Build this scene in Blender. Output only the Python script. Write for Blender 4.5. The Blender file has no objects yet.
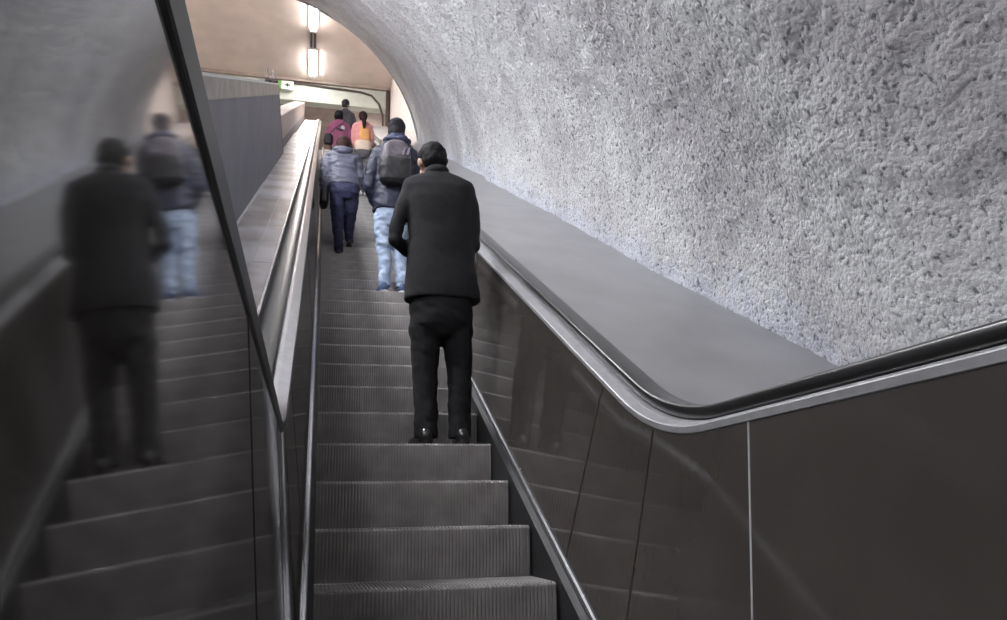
import bpy, bmesh, math, random
from mathutils import Vector, Matrix, noise
random.seed(7)
SC = bpy.context.scene
COL = SC.collection
PI = math.pi
T30 = math.tan(math.radians(30))
YK = 2.532          # where the landing meets the 30 degree slope
YT = 25.6           # where the slope meets the upper landing
ZT = (YT - YK) * T30

def base(y, R=1.3):
    """height of the step line along the escalator: level, slope, level"""
    t = R * math.tan(math.radians(15))
    def knee(d):
        a = t * math.cos(math.radians(30))
        if d <= -t: return 0.0
        if d >= a: return d * T30
        return R - math.sqrt(max(0, R * R - (d + t) ** 2))
    if y < (YK + YT) / 2: return knee(y - YK)
    return ZT - knee(YT - y)

# ------------------------------------------------------------------ materials
def mat(name, color, rough=.5, metal=0.0, spec=.5):
    m = bpy.data.materials.new(name); m.use_nodes = True
    b = m.node_tree.nodes['Principled BSDF']
    b.inputs['Base Color'].default_value = (*color, 1)
    b.inputs['Roughness'].default_value = rough
    b.inputs['Metallic'].default_value = metal
    b.inputs['Specular IOR Level'].default_value = spec
    return m
def bsdf(m): return m.node_tree.nodes['Principled BSDF']
def nd(m, t, **kw):
    n = m.node_tree.nodes.new(t)
    for k, v in kw.items():
        if k in n.inputs: n.inputs[k].default_value = v
        else: setattr(n, k, v)
    return n
def lk(m, a, b): m.node_tree.links.new(a, b)
def coords(m, scale=(1, 1, 1)):
    tc = nd(m, 'ShaderNodeTexCoord'); mp = nd(m, 'ShaderNodeMapping')
    mp.inputs['Scale'].default_value = scale
    lk(m, tc.outputs['Object'], mp.inputs['Vector']); return mp.outputs['Vector']
def mottle(m, c1, c2, scale=4, stretch=(1, 1, 1), detail=6, lo=.35, hi=.65, bump=0, bscale=60, bdist=.01):
    v = coords(m, stretch)
    n = nd(m, 'ShaderNodeTexNoise'); n.inputs['Scale'].default_value = scale; n.inputs['Detail'].default_value = detail
    lk(m, v, n.inputs['Vector'])
    r = nd(m, 'ShaderNodeValToRGB'); r.color_ramp.elements[0].position = lo; r.color_ramp.elements[1].position = hi
    r.color_ramp.elements[0].color = (*c1, 1); r.color_ramp.elements[1].color = (*c2, 1)
    lk(m, n.outputs['Fac'], r.inputs['Fac']); lk(m, r.outputs['Color'], bsdf(m).inputs['Base Color'])
    if bump:
        n2 = nd(m, 'ShaderNodeTexNoise'); n2.inputs['Scale'].default_value = bscale; n2.inputs['Detail'].default_value = 5
        lk(m, v, n2.inputs['Vector'])
        b = nd(m, 'ShaderNodeBump'); b.inputs['Strength'].default_value = bump; b.inputs['Distance'].default_value = bdist
        lk(m, n2.outputs['Fac'], b.inputs['Height']); lk(m, b.outputs['Normal'], bsdf(m).inputs['Normal'])
    return n, r
def simple(name, c, rough=.6, metal=0, var=.12, scale=6, spec=.5, bump=0, bscale=60, bdist=.01):
    m = mat(name, c, rough, metal, spec)
    mottle(m, tuple(x * (1 - var) for x in c), tuple(x * (1 + var) for x in c), scale, bump=bump, bscale=bscale, bdist=bdist)
    return m
def emit(name, c, s):
    m = mat(name, (.8, .8, .8), .5)
    bsdf(m).inputs['Emission Color'].default_value = (*c, 1); bsdf(m).inputs['Emission Strength'].default_value = s
    return m

M = {}
# dark bronze-brown polished steel of the inner panels
m = mat('dark_brown_lacquered_panel', (.06, .053, .05), .09, 0.0)
bsdf(m).inputs['IOR'].default_value = 1.65
n, r = mottle(m, (.050, .044, .040), (.066, .058, .053), 2.2, (1, 1, 1), 8, .3, .7)
rr = nd(m, 'ShaderNodeMapRange'); rr.inputs['To Min'].default_value = .04; rr.inputs['To Max'].default_value = .07
lk(m, n.outputs['Fac'], rr.inputs['Value']); lk(m, rr.outputs['Result'], bsdf(m).inputs['Roughness'])
M['panel'] = m
M['alu'] = simple('satin_aluminium', (.36, .36, .37), .42, .45, .08, 20)
M['alu_bright'] = simple('worn_aluminium_trim', (.75, .75, .77), .25, 1.0, .08, 30)
M['rubber'] = simple('black_handrail_rubber', (.012, .0115, .0115), .28, 0, .2, 10, .9)
M['skirt'] = simple('black_skirt_paint', (.012, .012, .013), .4, 0, .2, 8)
M['joint'] = simple('joint_strip_metal', (.5, .47, .45), .35, 1.0, .08, 20)
M['joint_dark'] = simple('joint_strip_dark', (.07, .055, .05), .5, .3, .1, 20)
M['joint_brown'] = simple('joint_strip_copper', (.10, .065, .05), .5, .3, .1, 20)
m = mat('grey_steel_decking', (.42, .42, .44), .38, .75)
mottle(m, (.38, .378, .385), (.46, .458, .465), 3, (1, .5, 1), 8, .3, .7)
M['deck'] = m
# pale glossy sheets between the escalators, with worn patches
m = mat('decking_sheet', (.5, .47, .45), .28, .25)
mottle(m, (.46, .40, .37), (.84, .83, .86), 2.2, (1, .6, 1), 6, .38, .6)
M['sheet'] = m
M['seam'] = simple('pale_seam', (.75, .75, .76), .4, .3, .05, 20)
# grey ribbed step metal
m = mat('step_metal', (.2, .19, .19), .5, .35)
mottle(m, (.26, .247, .243), (.38, .362, .358), 5, (1, 1, 1), 8, .35, .65)
M['step'] = m
# sprayed concrete
m = mat('sprayed_concrete', (.5, .5, .52), .85, 0, .3)
v = coords(m)
n1 = nd(m, 'ShaderNodeTexNoise'); n1.inputs['Scale'].default_value = 30; n1.inputs['Detail'].default_value = 8; n1.inputs['Roughness'].default_value = .62
n1.inputs['Distortion'].default_value = .15
n2 = nd(m, 'ShaderNodeTexVoronoi'); n2.inputs['Scale'].default_value = 44
n3 = nd(m, 'ShaderNodeTexNoise'); n3.inputs['Scale'].default_value = .9; n3.inputs['Detail'].default_value = 5
n4 = nd(m, 'ShaderNodeTexNoise'); n4.inputs['Scale'].default_value = 9; n4.inputs['Detail'].default_value = 3
for x in (n1, n2, n3, n4): lk(m, v, x.inputs['Vector'])
r3 = nd(m, 'ShaderNodeValToRGB'); r3.color_ramp.elements[0].position = .36; r3.color_ramp.elements[1].position = .64
r3.color_ramp.elements[0].color = (.44, .43, .442, 1); r3.color_ramp.elements[1].color = (.57, .578, .582, 1)
lk(m, n3.outputs['Fac'], r3.inputs['Fac'])
# shade of the pits, painted in as darker colour
rp = nd(m, 'ShaderNodeValToRGB'); rp.color_ramp.elements[0].position = .36; rp.color_ramp.elements[1].position = .45
rp.color_ramp.elements[0].color = (.3, .3, .32, 1); rp.color_ramp.elements[1].color = (1, 1, 1, 1)
lk(m, n1.outputs['Fac'], rp.inputs['Fac'])
mx = nd(m, 'ShaderNodeMix', data_type='RGBA', blend_type='MULTIPLY'); mx.inputs[0].default_value = 1
lk(m, r3.outputs['Color'], mx.inputs[6]); lk(m, rp.outputs['Color'], mx.inputs[7])
at = nd(m, 'ShaderNodeAttribute'); at.attribute_name = 'overspray'
mx2 = nd(m, 'ShaderNodeMix', data_type='RGBA', blend_type='MULTIPLY'); mx2.inputs[7].default_value = (.95, .975, 1.06, 1)
lk(m, at.outputs['Fac'], mx2.inputs[0]); lk(m, mx.outputs[2], mx2.inputs[6])
lk(m, mx2.outputs[2], bsdf(m).inputs['Base Color'])
ad = nd(m, 'ShaderNodeMath', operation='MULTIPLY_ADD'); ad.inputs[1].default_value = -.35
lk(m, n2.outputs['Distance'], ad.inputs[0]); lk(m, n1.outputs['Fac'], ad.inputs[2])
ad2 = nd(m, 'ShaderNodeMath', operation='MULTIPLY_ADD'); ad2.inputs[1].default_value = .45
lk(m, n4.outputs['Fac'], ad2.inputs[0]); lk(m, ad.outputs[0], ad2.inputs[2])
bp = nd(m, 'ShaderNodeBump'); bp.inputs['Strength'].default_value = 1.0; bp.inputs['Distance'].default_value = .026
lk(m, ad2.outputs[0], bp.inputs['Height']); lk(m, bp.outputs['Normal'], bsdf(m).inputs['Normal'])
M['concrete'] = m
M['beige'] = simple('beige_plaster', (.72, .62, .56), .7, 0, .06, 1.5)
M['pale'] = simple('pale_plaster', (.62, .55, .52), .7, 0, .06, 1.5)
M['header'] = simple('greenish_white_paint', (.52, .56, .50), .6, 0, .08, 2)
M['brownwall'] = simple('brown_recess_wall', (.34, .28, .25), .7, 0, .15, 2)
M['darkbrown'] = simple('dark_conduit', (.07, .05, .045), .6, 0, .2, 8)
M['floor'] = simple('landing_plate', (.25, .25, .25), .4, .7, .1, 10)
m = mat('blue_grey_board', (.19, .19, .22), .55, .1)
mottle(m, (.18, .18, .21), (.215, .215, .25), 2, (1, 1, 1), 5)
M['board'] = m
M['board_rail'] = simple('worn_steel_rail', (.23, .22, .215), .35, .9, .35, 5)
M['board_edge'] = simple('dark_board_edge', (.03, .03, .04), .5, 0, .2, 5)
M['parapet'] = simple('pinkish_parapet', (.44, .37, .345), .5, 0, .06, 2)
M['tube'] = emit('fluorescent_tube', (1, .97, .95), 20)
M['tube_fill'] = emit('added_fill_tube', (1, .95, .92), 85)  # strong tubes of the unseen lamps added to brighten hall and recess
M['tube_recess'] = emit('fluorescent_tube_recess', (1, .95, .92), 22)
M['tube_upper'] = emit('fluorescent_tube_upper', (.93, .95, 1), 14)
M['tube_mid'] = emit('fluorescent_tube_mid', (.95, .96, 1), 84)
M['tube_weak'] = emit('fluorescent_tube_weak', (.95, .96, 1), 26)  # weaker emission for the lowest crown lamps
M['tube_tunnel'] = emit('fluorescent_tube_cool', (.95, .96, 1), 48)
M['fixture'] = simple('lamp_housing', (.5, .47, .44), .5, .1, .1, 5)
M['white'] = simple('white_sign_face', (.8, .82, .8), .5, 0, .03, 5)
M['green'] = simple('green_sign_end', (.2, .42, .12), .5, 0, .05, 5)
M['black'] = simple('black_mark', (.02, .03, .02), .5, 0, .05, 5)
# clothing and people
M['skin'] = simple('skin', (.42, .25, .18), .5, 0, .08, 12)
M['skin2'] = simple('skin_warm', (.5, .3, .22), .5, 0, .08, 12)
M['eye'] = simple('eye_white', (.8, .78, .75), .3, 0, .02, 12)
M['lip'] = simple('lips', (.35, .13, .11), .4, 0, .05, 12)
M['hair'] = simple('black_hair', (.008, .007, .008), .75, 0, .3, 60, .2, bump=.6, bscale=150, bdist=.004)
M['hair_brown'] = simple('dark_brown_hair', (.03, .012, .011), .7, 0, .3, 60, .2, bump=.6, bscale=150, bdist=.004)
M['suit'] = simple('charcoal_suit_wool', (.0125, .0125, .0145), .85, 0, .15, 30, .3, .3, 300, .002)
M['suit_trouser'] = simple('black_suit_trouser', (.0085, .008, .010), .85, 0, .15, 30, .3, .3, 300, .002)
M['shirt'] = simple('white_shirt', (.55, .55, .58), .8, 0, .05, 30)
M['shoe_gloss'] = simple('polished_black_leather', (.008, .008, .009), .28, 0, .2, 20, .8)
M['navy'] = simple('navy_padded_nylon', (.018, .02, .042), .6, 0, .2, 14, .4)
M['scarf'] = simple('navy_hood_fabric', (.04, .045, .085), .8, 0, .15, 14, .4)
M['knit'] = simple('black_knit', (.014, .013, .017), .9, 0, .2, 80, .3, .5, 200, .004)
M['pack_top'] = simple('grey_mauve_nylon', (.085, .072, .09), .5, 0, .2, 9)
M['pack_bottom'] = simple('black_nylon', (.014, .013, .016), .6, 0, .2, 9)
M['pack_mark'] = simple('pale_mauve_print', (.20, .18, .22), .6, 0, .2, 9)
m = mat('washed_jeans', (.3, .37, .5), .8)
mottle(m, (.20, .27, .40), (.42, .50, .64), 9, (1, 1, 1), 6, .3, .7)
M['jeans'] = m
M['jeans_dark'] = simple('dark_blue_jeans', (.017, .019, .058), .8, 0, .3, 9)
M['sneaker'] = simple('blue_sneaker_mesh', (.05, .08, .18), .7, 0, .3, 30)
M['sole'] = simple('white_rubber_sole', (.6, .6, .62), .6, 0, .05, 10)
M['sole_black'] = simple('black_rubber_sole', (.01, .01, .01), .6, 0, .05, 10)
m = mat('slate_puffer', (.10, .105, .15), .55)
mottle(m, (.06, .062, .095), (.11, .112, .155), 6, (1, 1, 1), 6, .35, .7)
M['puffer'] = m
M['pink'] = simple('pink_sweatshirt', (.31, .085, .165), .8, 0, .1, 10)
M['peach'] = simple('salmon_knit', (.72, .30, .29), .8, 0, .08, 10)
M['orange'] = simple('orange_top', (.75, .36, .12), .8, 0, .08, 10)
M['cream'] = simple('cream_fabric', (.72, .56, .44), .8, 0, .06, 10)
M['grey_trouser'] = simple('grey_trouser', (.10, .09, .10), .8, 0, .1, 10)
M['bag'] = simple('black_bag', (.012, .01, .012), .5, 0, .2, 10)

# ------------------------------------------------------------------ helpers
def tag(o, label=None, cat=None, group=None, kind=None):
    if label: o['label'] = label
    if cat: o['category'] = cat
    if group: o['group'] = group
    if kind: o['kind'] = kind
    return o
def empty(name, loc):
    o = bpy.data.objects.new(name, None); o.empty_display_size = .1
    COL.objects.link(o); o.location = loc; return o
def link_mesh(name, me, mats, parent=None, smooth=False, loc=None):
    o = bpy.data.objects.new(name, me)
    for mm in (mats if isinstance(mats, (list, tuple)) else [mats]): me.materials.append(mm)
    COL.objects.link(o)
    if parent: o.parent = parent
    if loc: o.location = loc
    if smooth:
        for p in me.polygons: p.use_smooth = True
    return o
def obj(name, bm, mats, parent=None, smooth=False, loc=None):
    bmesh.ops.recalc_face_normals(bm, faces=bm.faces)
    me = bpy.data.meshes.new(name); bm.to_mesh(me); bm.free()
    return link_mesh(name, me, mats, parent, smooth, loc)
def box(bm, x0, x1, y0, y1, z0, z1, bev=0):
    r = bmesh.ops.create_cube(bm, size=1, matrix=Matrix.Translation(((x0 + x1) / 2, (y0 + y1) / 2, (z0 + z1) / 2)) @ Matrix.Diagonal((x1 - x0, y1 - y0, z1 - z0, 1)))
    if bev:
        es = {e for v in r['verts'] for e in v.link_edges}
        bmesh.ops.bevel(bm, geom=list(es), offset=bev, segments=2, affect='EDGES')
def prism_pts(bm, A, B):
    """closed solid between two corresponding loops"""
    va = [bm.verts.new(p) for p in A]; vb = [bm.verts.new(p) for p in B]; n = len(A)
    bm.faces.new(va); bm.faces.new(vb[::-1])
    for i in range(n): bm.faces.new((va[i], vb[i], vb[(i + 1) % n], va[(i + 1) % n]))
def yrange(y0, y1, step=1.0):
    ys = {round(y0, 4), round(y1, 4)}
    for c in (YK, YT):
        k = c - .5
        while k < c + .5:
            if y0 < k < y1: ys.add(round(k, 4))
            k += .04
    k = y0
    while k < y1: ys.add(round(k, 4)); k += step
    return sorted(ys)
def sweep(bm, prof, y0, y1, step=1.0):
    """closed cross-section (x, height above the step line) carried along the escalator"""
    rows = [[bm.verts.new((x, y, base(y) + w)) for x, w in prof] for y in yrange(y0, y1, step)]
    n = len(prof)
    for a, b in zip(rows, rows[1:]):
        for i in range(n): bm.faces.new((a[i], b[i], b[(i + 1) % n], a[(i + 1) % n]))
    bm.faces.new(rows[0]); bm.faces.new(rows[-1][::-1])
def mirx(x): return 1.087 - x
def side(prof, s): return prof if s > 0 else [(mirx(x), w) for x, w in prof]

# ------------------------------------------------------------------ escalator: the balustrades
Y0, Y1 = -1.6, 26.6
XB, XTOP = 1.087, 1.165      # inner panel leans outward from its foot to its top
WB, WTOP = .10, .985
def panel(parent, s, ya, yb):
    """one inner panel between two joints; ya, yb give the joint's y at height fraction v"""
    bm = bmesh.new(); g = .0015
    NV = 8
    ny = max(2, int((yb(1) - ya(1)) / .06)) if yb(1) < 4.5 else max(2, int((yb(1) - ya(1)) / .5))
    def P(t, v, off):
        y = (ya(v) + g) * (1 - t) + (yb(v) - g) * t
        x = XB + (XTOP - XB) * v + off
        if s < 0: x = mirx(x)
        return (x, y, base(y) + WB + (WTOP - WB) * v)
    grid = [[[bm.verts.new(P(i / ny, j / NV, off)) for j in range(NV + 1)] for i in range(ny + 1)] for off in (0, .02)]
    for k in (0, 1):
        G = grid[k]
        for i in range(ny):
            for j in range(NV): bm.faces.new((G[i][j], G[i + 1][j], G[i + 1][j + 1], G[i][j + 1]))
    a, b = grid
    for i in range(ny):
        for j in (0, NV): bm.faces.new((a[i][j], a[i + 1][j], b[i + 1][j], b[i][j]))
    for j in range(NV):
        for i in (0, ny): bm.faces.new((a[i][j], a[i][j + 1], b[i][j + 1], b[i][j]))
    return obj('inner_panel', bm, M['panel'], parent, smooth=False)
def joint(parent, s, yf, m, wd=.0035):
    pr = .0035 if s > 0 else .001
    if s < 0: wd = .0022
    bm = bmesh.new(); A, B = [], []
    NV = 8
    ring = []
    for j in range(NV + 1):
        v = j / NV; y = yf(v); x = XB + (XTOP - XB) * v; z = base(y) + WB + (WTOP - WB) * v
        row = []
        for dx, dy in ((-pr, -wd / 2), (-pr, wd / 2), (.004, wd / 2), (.004, -wd / 2)):
            xx = x + dx
            row.append(bm.verts.new((mirx(xx) if s < 0 else xx, y + dy, z)))
        ring.append(row)
    for a, b in zip(ring, ring[1:]):
        for i in range(4): bm.faces.new((a[i], b[i], b[(i + 1) % 4], a[(i + 1) % 4]))
    bm.faces.new(ring[0]); bm.faces.new(ring[-1])
    return obj('joint_strip', bm, m, parent)

def balustrade(s, label):
    t = empty('escalator_balustrade', (mirx(1.12) if s < 0 else 1.12, 0, 0))
    tag(t, label, 'balustrade')
    t2 = t
    js = [(lambda v: Y0, None), (lambda v: -.05, M['joint']), (lambda v: .95, M['joint']), (lambda v: 1.935, M['seam'] if s > 0 else M['joint']),
          (lambda v: 2.555 + .235 * (1 - v), M['joint_brown']), (lambda v: 3.02 + .34 * (1 - v), M['joint_brown'])]
    y = 3.02
    while y < 22.5:
        y += 2.4
        js.append(((lambda yy: (lambda v: yy + .375 * (1 - v)))(y), M['skirt']))
    js.append((lambda v: 25.2 + .2 * (1 - v), M['joint'])); js.append((lambda v: Y1, None))
    for (a, _), (b, _) in zip(js, js[1:]): panel(t, s, a, b)
    for k, (f, mm) in enumerate(js):
        if mm is M['joint'] and s < 0: mm = M['joint_dark']
        if mm is not None: joint(t, s, f, mm, .0035 if k != 4 else .003)
    bm = bmesh.new()   # black skirt beside the steps
    sweep(bm, side([(1.047, -.5), (1.047, .035), (1.070, .060), (1.080, .060), (1.080, -.5)], s), Y0, Y1)
    obj('skirt_panel', bm, M['skirt'], t)
    bm = bmesh.new()   # bright rounded trim along the skirt
    sweep(bm, side([(1.071, .062), (1.071, .074), (1.076, .082), (1.086, .086), (1.094, .085), (1.098, .079), (1.098, .062)], s), Y0, Y1)
    obj('skirt_trim', bm, M['alu_bright'], t, smooth=False)
    bm = bmesh.new()   # silver strip under the handrail
    if s > 0: sweep(bm, side([(1.163, .986), (1.1615, .988), (1.1615, 1.008), (1.164, 1.0115), (1.205, 1.026), (1.2315, 1.030), (1.2315, .975), (1.19, .975)], s), Y0, Y1)
    else:
        sweep(bm, side([(1.1622, 1.0105), (1.1625, 1.014), (1.165, 1.0165), (1.205, 1.027), (1.2315, 1.030), (1.2315, .975), (1.191, .975), (1.191, 1.0105)], s), Y0, Y1)
        b2 = bmesh.new(); sweep(b2, side([(1.163, .982), (1.1615, .984), (1.1615, 1.010), (1.1895, 1.010), (1.1895, .976), (1.18, .976)], s), Y0, Y1)
        obj('dark_reflection_strip', b2, M['skirt'], t)  # face of the silver strip, coloured black for its dark reflection
    obj('rail_trim', bm, M['alu'] if s > 0 else M['alu_bright'], t, smooth=False)  # left trim gets a brighter metal, standing in for its glare
    bm = bmesh.new()   # black guide seen below the rubber
    sweep(bm, side([(1.2325, 1.04), (1.320, 1.04), (1.320, .99), (1.3245, .99), (1.3245, .95), (1.2325, .95), (1.2325, 1.02)], s), Y0, Y1)
    obj('rail_guide', bm, M['skirt'], t)
    # small screws on the skirt
    for k, yy in enumerate([2.2 + .95 * i for i in range(9)]):
        bm = bmesh.new()
        x = 1.0925; p = Vector((mirx(x) if s < 0 else x, yy, base(yy) + .088))
        bmesh.ops.create_uvsphere(bm, u_segments=8, v_segments=6, radius=.006, matrix=Matrix.Translation(p))
        obj('screw', bm, M['alu_bright'], t, smooth=True)
    return t
balR = balustrade(1, 'dark bronze steel escalator balustrade along the grey decking and rough concrete wall')
balL = balustrade(-1, 'dark mirror-like escalator balustrade at the near left, reflecting the riders')
def fix_children(t):
    for c in t.children: c.location = -t.location
fix_children(balR); fix_children(balL)

def handrail(s, label):
    bm = bmesh.new()
    # flat-topped rubber section with rounded lips
    pr = [(1.231, 1.035), (1.224, 1.035), (1.2205, 1.040), (1.220, 1.056), (1.2215, 1.069), (1.226, 1.0765), (1.235, 1.080), (1.258, 1.081), (1.276, 1.081),
          (1.294, 1.0805), (1.308, 1.078), (1.317, 1.073), (1.322, 1.065), (1.3235, 1.055), (1.322, 1.046), (1.317, 1.0405)]
    sweep(bm, side(pr, s), Y0, Y1, .5)
    return tag(obj('handrail', bm, M['rubber'], None, smooth=True), label, 'handrail')
handrail(1, 'black rubber handrail on the balustrade beside the rough concrete wall')
handrail(-1, 'black rubber handrail on the balustrade beside the pale decking and grey board')

# decking between the right balustrade and the wall
bm = bmesh.new()
sweep(bm, [(1.326, .99), (1.326, 1.052), (1.332, 1.057), (1.345, 1.057), (1.352, 1.040), (2.55, 1.040), (2.55, .99)], Y0, Y1)
tag(obj('outer_decking', bm, M['deck']), 'smooth grey steel decking sloping up between handrail and rough concrete wall', 'decking')
# decking to the left: edge trim, sheets, pale seams
t = tag(empty('outer_decking', (-.45, 0, 0)), 'pale shiny decking with white seams between the left handrail and grey board', 'decking')
xl = lambda x: mirx(x)
bm = bmesh.new(); sweep(bm, [(xl(1.326), .98), (xl(1.326), 1.046), (xl(1.332), 1.052), (xl(1.345), 1.052), (xl(1.352), 1.036), (xl(1.352), .98)], Y0, Y1); obj('edge_trim', bm, M['alu_bright'], t)
bm = bmesh.new(); sweep(bm, [(-.266, .97), (-.266, 1.02), (-.375, 1.02), (-.375, .97)], Y0, Y1); obj('decking_sheet', bm, M['sheet'], t)
bm = bmesh.new(); sweep(bm, [(-.381, .97), (-.381, 1.02), (-.622, 1.02), (-.622, .97)], Y0, Y1); obj('decking_sheet', bm, M['sheet'], t)
bm = bmesh.new(); sweep(bm, [(-.375, .97), (-.375, 1.023), (-.381, 1.023), (-.381, .97)], Y0, Y1); obj('seam_strip', bm, M['seam'], t)
for yy, a, b in [(5.55 - .9, -.266, -.375), (5.9 + .05, -.266, -.375), (6.9, -.266, -.375), (7.3, -.381, -.60), (9.2, -.266, -.375), (10.6, -.381, -.6), (3.4, -.266, -.375), (12.4, -.266, -.375), (14, -.381, -.6)]:
    bm = bmesh.new(); prism_pts(bm, [(a, yy, base(yy) + 1.0), (a, yy, base(yy) + 1.023), (b, yy, base(yy) + 1.023), (b, yy, base(yy) + 1.0)],
              [(a, yy + .012, base(yy + .012) + 1.0), (a, yy + .012, base(yy + .012) + 1.023), (b, yy + .012, base(yy + .012) + 1.023), (b, yy + .012, base(yy + .012) + 1.0)])
    obj('seam_strip', bm, M['seam'], t)
fix_children(t)

# grey board standing on the left decking
t = tag(empty('partition_board', (-.63, 6, base(6) + 1.0)), 'blue-grey board with a worn steel top rail standing on the left decking', 'partition')
def slab(x0, x1, pts):
    bm = bmesh.new(); prism_pts(bm, [(x0, y, z) for y, z in pts], [(x1, y, z) for y, z in pts]); return bm
def yend(w): return 11.75 - (w - 1.03) * 1.75
def bd(w, y=None): y = yend(w) if y is None else y; return (y, base(y) + w)
ylist = [-1.0, 0, 1, 2.1, 2.3, 2.45, 2.6, 2.75, 2.9, 5, 8]
lo, hi, mid = 1.02, 2.215, 2.075
def band(x0, x1, wa, wb, yend_cut=0):
    pts = [bd(wa, y) for y in ylist] + [(yend(wa) - yend_cut, base(yend(wa) - yend_cut) + wa), (yend(wb) - yend_cut, base(yend(wb) - yend_cut) + wb)] + [bd(wb, y) for y in ylist[::-1]]
    # split in convex pieces to keep the faces clean
    bm = bmesh.new(); n = len(ylist) + 1
    low = pts[:n]; up = pts[n:][::-1]
    for i in range(n - 1):
        q = [low[i], low[i + 1], up[i + 1], up[i]]
        prism_pts(bm, [(x0, y, z) for y, z in q], [(x1, y, z) for y, z in q])
    bmesh.ops.remove_doubles(bm, verts=bm.verts, dist=1e-5)
    return bm
for nm, bm, mm in (('board', band(-.602, -.64, lo, mid), M['board']), ('top_rail', band(-.596, -.646, mid, hi), M['board_rail']), ('rail_cap', band(-.594, -.648, hi, hi + .02), M['seam'])):
    o = obj(nm, bm, mm, t)
bm = bmesh.new()
q = [(yend(lo), base(yend(lo)) + lo), (yend(lo) + .1, base(yend(lo) + .1) + lo), (yend(hi) + .1, base(yend(hi) + .1) + hi), (yend(hi), base(yend(hi)) + hi)]
prism_pts(bm, [(-.60, y, z) for y, z in q], [(-.65, y, z) for y, z in q]); obj('end_edge', bm, M['board_edge'], t)
bm = bmesh.new(); sweep(bm, [(-.585, 1.021), (-.585, 1.034), (-.6015, 1.034), (-.6015, 1.021)], 4.6, 8.2); obj('foot_strip', bm, M['seam'], t)
fix_children(t)
# two small dark brackets standing on the board's end
for yy, label in ((8.0, 'small pale bracket on top of the grey board, further from its end'), (8.95, 'small dark bracket on top of the grey board next to its end')):
    b = tag(empty('bracket', (-.62, yy, base(yy) + hi + .02)), label, 'bracket')
    mm = M['darkbrown']
    bm = bmesh.new(); box(bm, -.02, .02, -.1, .1, 0, .03); box(bm, -.012, .012, -.09, -.05, .03, .12); obj('bracket_foot', bm, mm, b)
    bm = bmesh.new(); box(bm, -.025, .025, .02, .09, .03, .1 if yy > 8.5 else .06, .006); obj('bracket_clip', bm, M['darkbrown'], b)

# parapet beyond the board
t = tag(empty('parapet', (-.75, 16, base(16) + 1.0)), 'pinkish parapet running uphill beyond the end of the grey board', 'parapet')
bm = bmesh.new(); sweep(bm, [(-.66, 1.02), (-.66, 1.22), (-1.0, 1.22), (-1.0, 1.02)], 8.0, 25.5, .8); obj('parapet_base', bm, M['board'], t)
bm = bmesh.new(); sweep(bm, [(-.655, 1.221), (-.655, 1.66), (-.67, 1.68), (-1.01, 1.68), (-1.01, 1.221)], 8.0, 25.2, .8); obj('parapet_face', bm, M['parapet'], t)
fix_children(t)

# ------------------------------------------------------------------ escalator: the steps
def step_mesh(xL, xR, depth):
    NR = 62; pitch = (xR - xL) / NR
    prof = [(depth - .01, 0.0), (.014, 0.0), (.004, -.004), (0, -.014), (.001, -.09), (.006, -.16), (.016, -.235)]
    bm = bmesh.new(); cols = []
    ridge = .55
    for i in range(NR + 1):
        x = xL + i * pitch
        rows = [(x, 1)]
        if i < NR: rows += [(x + pitch * ridge, 1), (x + pitch * (ridge + .06), 0), (x + pitch * .94, 0)]
        for xx, up in rows:
            d = 0 if up else .006
            col = []
            for k, (y, z) in enumerate(prof):
                if k <= 1: col.append(bm.verts.new((xx, y, z - d)))
                elif k == 2: col.append(bm.verts.new((xx, y + d * .7, z - d * .7)))
                else: col.append(bm.verts.new((xx, y + d, z)))
            cols.append(col)
    for a, b in zip(cols, cols[1:]):
        for k in range(len(prof) - 1): bm.faces.new((a[k], a[k + 1], b[k + 1], b[k]))
    for col in (cols[0], cols[-1]):
        y, z = prof[-1]
        e = bm.verts.new((col[0].co.x, depth - .01, z)); bm.faces.new(col + [e])
    bmesh.ops.recalc_face_normals(bm, faces=bm.faces)
    me = bpy.data.meshes.new('escalator_step'); bm.to_mesh(me); bm.free(); me.materials.append(M['step']); return me
SM = step_mesh(.040, 1.040, .4)
ORD = ['first', 'second', 'third', 'fourth', 'fifth', 'sixth', 'seventh', 'eighth', 'ninth', 'tenth', 'eleventh', 'twelfth', 'thirteenth']
def step_label(k):
    if k == 3: return 'grey ribbed step the man in the black suit stands on'
    if k < 3: return 'grey ribbed step, %s below the step of the man in the black suit' % ORD[2 - k]
    if k < 11: return 'grey ribbed step, %s above the step of the man in the black suit' % ORD[k - 4]
    if k == 11: return 'grey ribbed step under the shoes of the man with the backpack'
    if k == 15: return 'grey ribbed step under the rear shoe of the woman in the slate jacket'
    if k == 16: return 'grey ribbed step under the front shoe of the woman in the slate jacket'
    if k < 15: return 'grey ribbed step, %s above the step of the man with the backpack' % ORD[k - 12]
    if k < 28: return 'grey ribbed step, %s above the front shoe of the woman in the slate jacket' % ORD[k - 17]
    return 'far grey ribbed step near the top of the escalator'
for k in range(-1, 55):
    y = 3.363 + .4 * k; z = base(y)
    if k >= 0 and y < 24.5: z = .48 + .4 * T30 * k
    o = bpy.data.objects.new('escalator_step', SM); COL.objects.link(o); o.location = (0, y, z)
    tag(o, step_label(k), 'escalator step', 'moving steps of the escalator')

# ------------------------------------------------------------------ setting
bm = bmesh.new(); box(bm, -.03 + .04, 1.05, -6, 2.55, -.06, 0)
tag(obj('floor', bm, M['floor']), 'ribbed metal landing plate at the foot of the escalator', kind='structure')
bm = bmesh.new(); sweep(bm, [(-7.2, .9), (-7.2, .99), (-.60, .99), (-.60, .9)], -6, 17.9)  # unseen plane added to close off light leaks
tag(obj('floor', bm, M['sheet']), kind='structure')
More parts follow.
